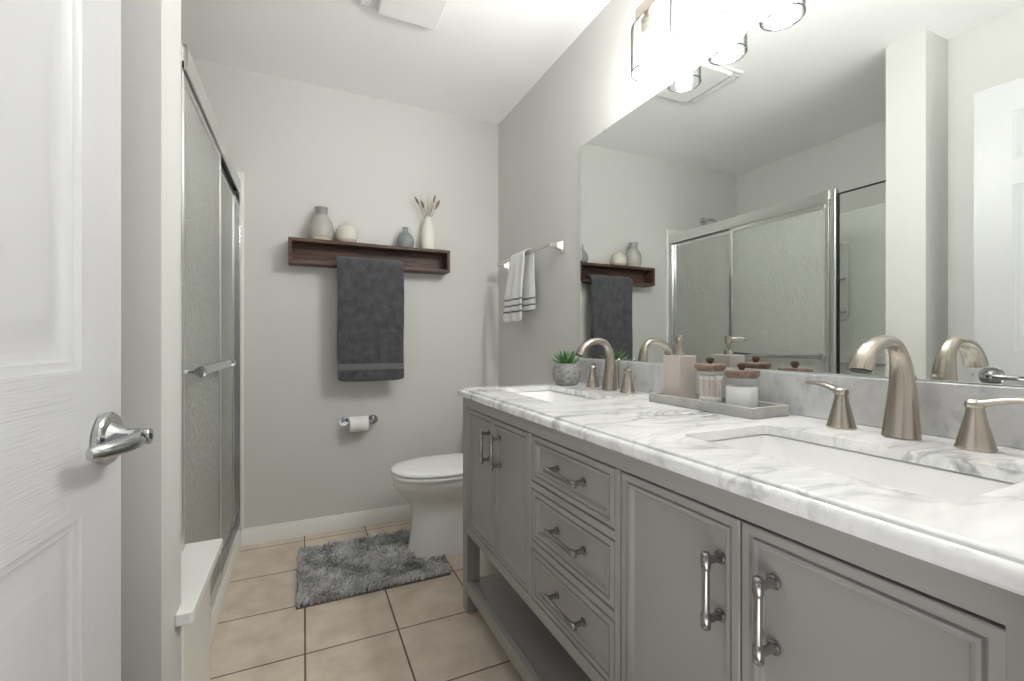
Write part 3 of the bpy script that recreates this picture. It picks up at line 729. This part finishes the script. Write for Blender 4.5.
for dx, dy, h, k in heads:
    b0 = Vector((0.667 + dx * 0.06, 2.632 + dy * 0.1, VZ + 0.06)); e0 = Vector((0.667 + dx, 2.632 + dy, VZ + h))
    c1 = Vector((0.667 + dx * 0.15, 2.632, VZ + 0.19)); c2 = Vector((0.667 + dx * 0.45, 2.632 + dy * 0.5, VZ + 0.225))
    pts = bez(b0, c1, c2, e0, 10)
    st = MB().tube(pts, 0.0013, 6).build('stem', M['stem'], ds)
    dv = (pts[-1] - pts[-3]).normalized()
    hd = [pts[-1] + dv * q for q in (-0.024, -0.015, 0.0, 0.016, 0.028)]
    wd2 = 0.0072 if k == 1 else 0.0085
    MB().tube(hd, [0.0015, wd2 * 0.75, wd2, wd2 * 0.7, 0.001], 10).build('seed_head', M['seedhead'] if k == 1 else M['seed_pale'], st)

# ---- cloth: a path swept across a width, with thickness and soft folds
def cloth(path, u0, u1, th, axis, fold, nu=28, round_k=0.9, taper=None):
    """path: list of (a, z, na, nz) centre line and normal; axis 'x' -> width along x, path a = y; axis 'y' -> width along y, path a = x"""
    mb = MB(); rings = []
    nv = len(path)
    for i, (a, z, na, nz) in enumerate(path):
        top = []; bot = []
        for j in range(nu + 1):
            s = j / nu
            ua, ub = (u0, u1) if taper is None else taper(i / (nv - 1))
            u = ua + (ub - ua) * s
            e = abs(2 * s - 1); k = math.sqrt(max(0.0, 1 - e ** 10)) * 0.86 + 0.14
            t = th[i] if isinstance(th, (list, tuple)) else th
            off = fold(s, i / (nv - 1), u, z)
            A = a + na * off; Z = z + nz * off
            pa = lambda q: ((u, A + na * q, Z + nz * q) if axis == 'x' else (A + na * q, u, Z + nz * q))
            top.append(pa(t * 0.5 * k)); bot.append(pa(-t * 0.5 * k))
        rings.append(top + bot[::-1])
    mb.loft(rings); return mb
def arc_path(segs):
    out = []
    pts = segs
    for i, p in enumerate(pts):
        a = Vector(pts[max(i - 1, 0)]); b = Vector(pts[min(i + 1, len(pts) - 1)]); d = (b - a).normalized()
        out.append((p[0], p[1], d[1], -d[0]))
    return out
# charcoal bath towel over the shelf's lower board
tw = thing('bath_towel', 'folded charcoal bath towel hanging over the front of the wall shelf', 'towel', (0.337, 2.56, 0.83))
zb = SZ0 + T
def dense(pts, step=0.02):
    out = [pts[0]]
    for a, b in zip(pts, pts[1:]):
        n = max(1, int(math.dist(a, b) / step))
        for k in range(1, n + 1): out.append((a[0] + (b[0] - a[0]) * k / n, a[1] + (b[1] - a[1]) * k / n))
    return out
def towel_layer(th, y_front, z_bot, u0, u1, seed, amp, zt):
    raw = [(2.662, zt), (SY0 + 0.012, zt + 0.002)]
    for k in range(1, 6):
        t = k / 5 * PI / 2; r = SY0 + 0.012 - y_front
        raw.append((SY0 + 0.012 - r * math.sin(t), zt + 0.002 - r * (1 - math.cos(t))))
    raw += dense([raw[-1], (y_front, z_bot)], 0.02)[1:]
    path = [(y, z, -n2 * 0 + 0, 0) for y, z, n1, n2 in arc_path(raw)]
    # normals towards the room / up
    ap_ = arc_path(raw); path = [(y, z, na * 1, nz * 1) for y, z, na, nz in ap_]
    path = [(y, z, (na if na < 0 else -na) if abs(na) > 0.2 else na, nz if nz > 0 else -nz) for y, z, na, nz in path]
    def fold(s, v, u, z):
        if v < 0.16: return 0.0
        return max(-0.002, amp * (noise.noise(Vector((u * 11, z * 1.6, seed))) + 0.35 * noise.noise(Vector((u * 30, z * 4, seed + 3)))) * min(1, (v - 0.16) * 4))
    def tp(v): k = 0.004 * noise.noise(Vector((v * 6, seed, 1.5))); return (u0 + k, u1 + k)
    return cloth(path, u0, u1, th, 'x', fold, 36, taper=tp)
l1 = towel_layer(0.0145, SY0 - 0.013, 0.838, 0.176, 0.496, 4.0, 0.002, zb + 0.009)
l1.build('inner_fold', M['charcoal'], tw, sub=1)
l2 = towel_layer(0.016, SY0 - 0.0295, 0.828, 0.160, 0.508, 9.0, 0.006, zb + 0.0255)
l2.build('outer_fold', M['charcoal'], tw, sub=1)

# ---- toilet paper holder and roll
TZ, TY = 0.600, 2.620
th_ = thing('paper_holder', 'chrome toilet paper holder on the back wall under the towel', 'toilet paper holder', (0.28, YB, TZ))
for x, s in ((0.203, 1), (0.360, -1)):
    MB().lathe([(0.026, YB - 0.009), (0.0265, YB - 0.004), (0.026, YB - 0.0005)], (x, 0, TZ), 28, 'y').tube([(x, YB - 0.006, TZ), (x, TY + 0.03, TZ), (x, TY + 0.010, TZ), (x, TY - 0.012, TZ)], [0.016, 0.010, 0.0125, 0.011], 16).build('post', M['chrome'], th_)
MB().tube([(0.200, TY, TZ), (0.363, TY, TZ)], 0.0065, 14).build('spindle', M['chrome'], th_)
rl = thing('toilet_paper_roll', 'white toilet paper roll on the chrome wall holder', 'toilet paper', (0.275, TY, TZ - 0.02))
rz = TZ - 0.0095
MB().lathe([(0.0165, 0.226), (0.0405, 0.226), (0.0420, 0.2275), (0.0420, 0.3235), (0.0405, 0.325), (0.0165, 0.325), (0.0165, 0.226)], (0, TY, rz), 40, 'x', cap0=False, cap1=False).build('paper', M['paper'], rl)
MB().lathe([(0.0164, 0.2262), (0.0164, 0.3248), (0.0162, 0.3248), (0.0162, 0.2262), (0.0164, 0.2262)], (0, TY, rz), 28, 'x', cap0=False, cap1=False).build('core', M['card'], rl)

# ================================================================== TOILET
tl = thing('toilet', 'white toilet with closed lid standing between the vanity and back wall', 'toilet', (0.75, 2.245, 0))
TCY = 2.245
def egg(xf, xb, hw, z, n=40, pf=2.2):
    """egg outline: pointed-round front at xf (small x), squarer back at xb"""
    out = []; xm = xf + (xb - xf) * 0.52
    for j in range(n):
        t = 2 * PI * j / n; c, s = math.cos(t), math.sin(t)
        if c < 0: x = xm - (xm - xf) * abs(c) ** (2 / pf); y = hw * math.copysign(abs(s) ** (2 / pf), s)
        else: x = xm + (xb - xm) * abs(c) ** (2 / 3.2); y = hw * math.copysign(abs(s) ** (2 / 3.0 if c > 0.3 else 2 / (pf + 0.8 * c / 0.3)), s)
        out.append((x, TCY + y, z))
    return out
bw = MB()
bw.loft([egg(0.462, 1.02, 0.118, 0.0), egg(0.464, 1.02, 0.118, 0.012), egg(0.472, 1.02, 0.112, 0.05), egg(0.482, 1.02, 0.106, 0.12), egg(0.486, 1.02, 0.105, 0.19), egg(0.480, 1.03, 0.112, 0.235), egg(0.455, 1.04, 0.132, 0.275), egg(0.420, 1.05, 0.156, 0.312), egg(0.397, 1.06, 0.174, 0.345), egg(0.391, 1.06, 0.180, 0.368), egg(0.394, 1.06, 0.179, 0.380), egg(0.402, 1.05, 0.174, 0.383)])
bw.build('bowl', M['ceramic'], tl, smooth=60)
se = MB(); z0 = 0.3845
se.loft([egg(0.392, 0.885, 0.180, z0), egg(0.388, 0.888, 0.184, z0 + 0.004), egg(0.387, 0.888, 0.184, z0 + 0.012), egg(0.390, 0.886, 0.182, z0 + 0.017), egg(0.400, 0.880, 0.173, z0 + 0.018)])
se.build('seat', M['toilet_seat'], tl, smooth=50)
z1 = z0 + 0.0215
li = MB()
li.loft([egg(0.394, 0.890, 0.178, z1), egg(0.388, 0.895, 0.184, z1 + 0.003), egg(0.387, 0.896, 0.185, z1 + 0.009), egg(0.390, 0.894, 0.182, z1 + 0.015), egg(0.402, 0.888, 0.172, z1 + 0.0195), egg(0.440, 0.870, 0.140, z1 + 0.0225), egg(0.54, 0.80, 0.06, z1 + 0.0235)])
li.build('lid', M['toilet_seat'], tl, smooth=50)
for y in (-0.075, 0.075):
    MB().tube([(0.905, TCY + y - 0.02, z1 + 0.004), (0.905, TCY + y + 0.02, z1 + 0.004)], 0.010, 12).build('hinge', M['toilet_seat'], tl)
tk = MB()
def rx(x0, x1, hw, r, z): return rrect(x0, x1, TCY - hw, TCY + hw, r, z, 5)
tk.loft([rx(0.955, 1.105, 0.185, 0.03, 0.384), rx(0.940, 1.112, 0.200, 0.03, 0.42), rx(0.930, 1.116, 0.215, 0.03, 0.70), rx(0.930, 1.116, 0.215, 0.03, 0.722)])
tk.build('tank', M['ceramic'], tl)
MB().loft([rx(0.922, 1.120, 0.222, 0.03, 0.7225), rx(0.920, 1.122, 0.225, 0.03, 0.73), rx(0.920, 1.122, 0.225, 0.03, 0.752), rx(0.930, 1.115, 0.215, 0.03, 0.760)]).build('tank_lid', M['ceramic'], tl)
MB().tube([(0.929, TCY + 0.15, 0.665), (0.915, TCY + 0.15, 0.665), (0.912, TCY + 0.145, 0.664), (0.910, TCY + 0.08, 0.655)], [0.012, 0.011, 0.008, 0.006], 12).build('flush_lever', M['chrome'], tl)
for y in (-0.10, 0.10):
    MB().lathe([(0.015, 0.0), (0.015, 0.012), (0.010, 0.022), (0.003, 0.025)], (0.80, TCY + y * 1.32, 0), 14).build('bolt_cap', M['ceramic'], tl)

# white canister on the floor between the vanity and the toilet
cn = thing('floor_canister', 'small white canister on the floor between vanity and toilet', 'canister', (0.755, 1.88, 0))
MB().lathe([(0.040, 0.006), (0.047, 0.008), (0.049, 0.014), (0.047, 0.20), (0.044, 0.212), (0.036, 0.216), (0.034, 0.205)], (0.755, 1.88, 0), 32).build('body', M['plastic'], cn)
MB().lathe([(0.044, 0.0), (0.045, 0.0055)], (0.755, 1.88, 0), 28).build('foot_ring', M['black'], cn)

# ================================================================== TOWEL BAR
tb = thing('towel_bar', 'satin nickel towel bar on the wall between corner and mirror', 'towel bar', (XR, 2.20, 1.50))
BX, BZ, BY0, BY1 = 1.072, 1.508, 1.886, 2.520
MB().box(BX - 0.0065, BX + 0.0065, BY0 - 0.004, BY1 + 0.004, BZ - 0.0065, BZ + 0.0065).build('bar', M['bar_white'], tb, bevel=0.002)
for y in (BY0, BY1):
    m = MB()
    sq = lambda x, a, b, zc: [(x, y - a, zc - b), (x, y + a, zc - b), (x, y + a, zc + b), (x, y - a, zc + b)]
    m.loft([sq(XR - 0.0005, 0.016, 0.030, BZ - 0.006), sq(XR - 0.008, 0.016, 0.030, BZ - 0.006), sq(XR - 0.014, 0.0125, 0.020, BZ - 0.003), sq(XR - 0.05, 0.010, 0.011, BZ), sq(BX - 0.009, 0.010, 0.010, BZ)])
    m.build('bracket', M['bar_white'], tb, bevel=0.0015)
ht = thing('hand_towel', 'white hand towel with grey stripes draped over the towel bar', 'towel', (BX, 2.22, 1.16))
r = 0.0185
raw = dense([(BX - r, 1.150), (BX - r, BZ + 0.0)], 0.02) + [(BX - r * math.cos(t), BZ + r * math.sin(t)) for t in [PI * k / 8 for k in range(1, 8)]] + dense([(BX + r, BZ), (BX + r + 0.004, 1.205)], 0.02)
nf = len(raw)
ap_ = arc_path(raw)
cen = Vector((BX, BZ))
path = []
for a, z, na, nz in ap_:
    if (na * (a - BX) + nz * max(0, z - BZ)) < 0: na, nz = -na, -nz
    path.append((a, z, na, nz))
def ht_fold(s, v, u, z):
    dn = min(1, max(0, (BZ - z) / 0.2))
    return (0.007 + 0.009 * dn) * (0.5 + 0.5 * math.sin(s * 15 + 0.8)) * (1 if v < 0.5 else 0.35) * (0.35 + 0.65 * dn)
def ht_tp(v):
    k = abs(v - 0.53) / 0.5
    return (2.125 + 0.015 * k, 2.290 + 0.105 * k) if v < 0.5 else (2.100, 2.27)
fmesh = cloth(path, 0, 1, 0.008, 'y', ht_fold, 40, taper=ht_tp)
fmesh.build('cloth', M['white_terry'], ht, sub=1)

# ================================================================== BATH MAT
rg = thing('bath_mat', 'shaggy grey contour bath mat on the tiles around the toilet foot', 'bath mat', (0.27, 2.2, 0))
poly = [(-0.026, 1.955), (0.598, 1.958), (0.604, 2.105), (0.530, 2.116), (0.470, 2.150), (0.456, 2.245), (0.466, 2.340), (0.525, 2.374), (0.530, 2.455), (-0.022, 2.470)]
MB().prism(poly, 0.0005, 0.008).build('backing', M['rug_base'], rg)
def inside(x, y):
    c = False; n = len(poly)
    for i in range(n):
        (xa, ya), (xb, yb) = poly[i], poly[(i + 1) % n]
        if (ya > y) != (yb > y) and x < (xb - xa) * (y - ya) / (yb - ya) + xa: c = not c
    return c
pile = MB(); rr = random.Random(3)
sp_ = 0.0100
ix = 0
y = 1.955
while y < 2.472:
    x = -0.026
    while x < 0.606:
        px_, py_ = x + rr.uniform(-.4, .4) * sp_, y + rr.uniform(-.4, .4) * sp_
        if inside(px_, py_):
            f1 = noise.noise(Vector((px_ * 7, py_ * 7, 2))) * PI * 1.5; ln = rr.uniform(0.020, 0.036)
            ang = f1 + rr.uniform(-.9, .9); tilt = rr.uniform(0.3, 1.5)
            dx, dy, dz = math.cos(ang) * tilt, math.sin(ang) * tilt, 1
            q = math.sqrt(dx * dx + dy * dy + 1); dx, dy, dz = dx / q, dy / q, dz / q
            b0 = Vector((px_, py_, 0.006)); m0 = b0 + Vector((dx * .4, dy * .4, 1.0)).normalized() * ln * 0.5; e0 = m0 + Vector((dx, dy, dz * 0.55)).normalized() * ln * 0.55
            pile.tube([b0, m0, e0], [0.0036, 0.0046, 0.0026], 6)
        x += sp_
    y += sp_
pl_ = pile.build('pile', M['rug'], rg, smooth=60, kind='stuff')

# ================================================================== COUNTER THINGS
# succulent
su = thing('potted_succulent', 'green succulent in a round grey concrete pot on the counter end', 'potted plant', (1.008, 1.640, ZC + 0.0003))
px0, py0, z = 1.008, 1.640, ZC + 0.0003
MB().lathe([(0.038, z), (0.044, z + 0.003), (0.056, z + 0.022), (0.0605, z + 0.042), (0.0595, z + 0.060), (0.053, z + 0.080), (0.047, z + 0.090), (0.043, z + 0.091), (0.042, z + 0.080)], (px0, py0, 0), 36).build('pot', M['concrete'], su)
MB().lathe([(0.0425, z + 0.080), (0.03, z + 0.083), (0.003, z + 0.084)], (px0, py0, 0), 24).build('soil', M['soil'], su)
rr = random.Random(5)
for ring_, (n, el, ln, wd_) in enumerate(((11, 22, 0.070, 0.0075), (10, 42, 0.070, 0.0075), (8, 60, 0.062, 0.0070), (5, 76, 0.05, 0.0060))):
    for k in range(n):
        az = 2 * PI * (k + 0.5 * (ring_ % 2)) / n + rr.uniform(-.15, .15); e_ = math.radians(el + rr.uniform(-7, 7)); L_ = ln * rr.uniform(0.85, 1.1)
        d = Vector((math.cos(az) * math.cos(e_), math.sin(az) * math.cos(e_), math.sin(e_)))
        b0 = Vector((px0, py0, z + 0.082)) + Vector((d.x, d.y, 0)) * 0.006
        pts = [b0 + d * (L_ * t) + Vector((0, 0, 0.010 * t * t)) for t in (0, 0.25, 0.55, 0.8, 1.0)]
        MB().tube(pts, 0, 8, ell=[(wd_ * a_, wd_ * a_ * 0.5) for a_ in (0.7, 1.0, 0.85, 0.5, 0.06)]).build('leaf', M['leaf'] if ring_ < 3 else M['leaf_in'], su)

# tray
TX0, TX1, TY0, TY1 = 0.962, 1.098, 0.735, 1.088
zt = ZC + 0.0003
tr = MB()
O = [(TX0, TY0), (TX1, TY0), (TX1, TY1), (TX0, TY1)]
I = [(TX0 + .009, TY0 + .009), (TX1 - .009, TY0 + .009), (TX1 - .009, TY1 - .009), (TX0 + .009, TY1 - .009)]
R_ = lambda P, q: [(a, b, q) for a, b in P]
tr.loft([R_(O, zt), R_(O, zt + 0.026), R_(I, zt + 0.026), R_(I, zt + 0.009)])
tag(tr.build('stone_tray', M['tray'], None, bevel=0.0015), 'long grey stone tray holding jars and dispenser by the backsplash', 'tray')
zi = zt + 0.0095
# dispenser
dx0, dy0 = 1.030, 1.030
sd = thing('soap_dispenser', 'square taupe soap dispenser with nickel pump on the stone tray', 'soap dispenser', (dx0, dy0, zi))
hb = 0.0335
MB().box(dx0 - hb, dx0 + hb, dy0 - hb, dy0 + hb, zi, zi + 0.132).build('bottle', M['dispenser'], sd, bevel=0.002)
zz = zi + 0.1322
MB().lathe([(0.0150, zz), (0.0150, zz + 0.004), (0.0125, zz + 0.014), (0.0060, zz + 0.018), (0.0050, zz + 0.034), (0.0100, zz + 0.035), (0.0112, zz + 0.056), (0.0100, zz + 0.060), (0.003, zz + 0.061)], (dx0, dy0, 0), 22).build('pump', M['nickel'], sd)
MB().tube([(dx0 - 0.003, dy0 - 0.003, zz + 0.050), (dx0 - 0.026, dy0 - 0.024, zz + 0.051), (dx0 - 0.033, dy0 - 0.030, zz + 0.049), (dx0 - 0.035, dy0 - 0.032, zz + 0.044)], [0.0055, 0.0045, 0.0042, 0.0036], 12).build('nozzle', M['nickel'], sd)
# glass jars
def make_jar(cx, cy, label, r=0.0405, h=0.082):
    t = thing('glass_jar', label, 'jar', (cx, cy, zi), 'wooden lidded jars on the tray')
    g = MB(); pr = [(0.012, zi), (r - 0.005, zi), (r - 0.001, zi + 0.003), (r, zi + 0.008), (r, zi + h), (r - 0.0028, zi + h), (r - 0.0028, zi + 0.009), (r - 0.006, zi + 0.0055), (0.012, zi + 0.0055)]
    g.lathe(pr, (cx, cy, 0), 40); g.build('glass_body', M['jar_glass'], t)
    l = MB().lathe([(r - 0.0035, zi + h - 0.006), (r - 0.0035, zi + h + 0.0003), (r + 0.0005, zi + h + 0.0004), (r + 0.0015, zi + h + 0.003), (r + 0.0015, zi + h + 0.011), (r, zi + h + 0.0135), (0.004, zi + h + 0.0138)], (cx, cy, 0), 40).build('lid', M['lid_wood'], t)
    kz = zi + h + 0.0135
    MB().lathe([(0.006, kz), (0.0065, kz + 0.003), (0.010, kz + 0.008), (0.0108, kz + 0.012), (0.009, kz + 0.017), (0.003, kz + 0.0195)], (cx, cy, 0), 20).build('knob', M['knob_wood'], l)
    return t
J1 = (1.040, 0.926); J2 = (1.028, 0.815)
make_jar(*J1, 'clear jar of cotton swabs with wooden knob lid on the tray', 0.0400, 0.098)
make_jar(*J2, 'clear jar of white bath salt with wooden knob lid on the tray', 0.0405, 0.087)
s = MB(); rj = 0.0372
s.lathe([(0.030, zi + 0.0062), (rj - 0.001, zi + 0.010), (rj, zi + 0.013), (rj, zi + 0.058), (rj - 0.004, zi + 0.061), (0.02, zi + 0.060), (0.004, zi + 0.0615)], (J2[0], J2[1], 0), 32)
tag(s.build('bath_salt', M['salt']), 'white bath salt filling the jar at the tray end', 'bath salt', kind='stuff')
# cotton swabs, each on its own
sw = MB().tube([(0, 0, 0.001), (0, 0, 0.072)], 0.0012, 6)
stick_me = sw.build('cotton_swab', M['swab_stick'])
tips = []
for a_, b_ in ((0.000, 0.013), (0.060, 0.073)):
    q = [a_ + (b_ - a_) * t for t in (0, 0.15, 0.5, 0.85, 1)]
    tips.append(MB().tube([(0, 0, v_) for v_ in q], [0.0012, 0.0028, 0.0034, 0.0028, 0.0012], 8).build('cotton_tip', M['swab'], stick_me))
rr = random.Random(11)
count = 0
for k in range(54):
    rad = 0.0285 * math.sqrt((k + 0.5) / 54); an = k * 2.39996
    x, y = J1[0] + rad * math.cos(an), J1[1] + rad * math.sin(an)
    o = stick_me if k == 0 else copy_tree(stick_me)
    tilt = rr.uniform(0.02, 0.11); ta = rr.uniform(0, 2 * PI)
    # keep both ends inside the glass
    ex, ey = x + 0.072 * math.sin(tilt) * math.cos(ta), y + 0.072 * math.sin(tilt) * math.sin(ta)
    if math.hypot(ex - J1[0], ey - J1[1]) > 0.0310: ta = math.atan2(J1[1] - y, J1[0] - x)
    o.location = (x, y, zi + 0.0062 + rr.uniform(0, 0.0015))
    o.rotation_euler = Vector((math.sin(tilt) * math.cos(ta), math.sin(tilt) * math.sin(ta), math.cos(tilt))).to_track_quat('Z', 'Y').to_euler()
    tag(o, 'white tipped cotton swab standing in the glass jar', 'cotton swab', 'cotton swabs in the glass jar')
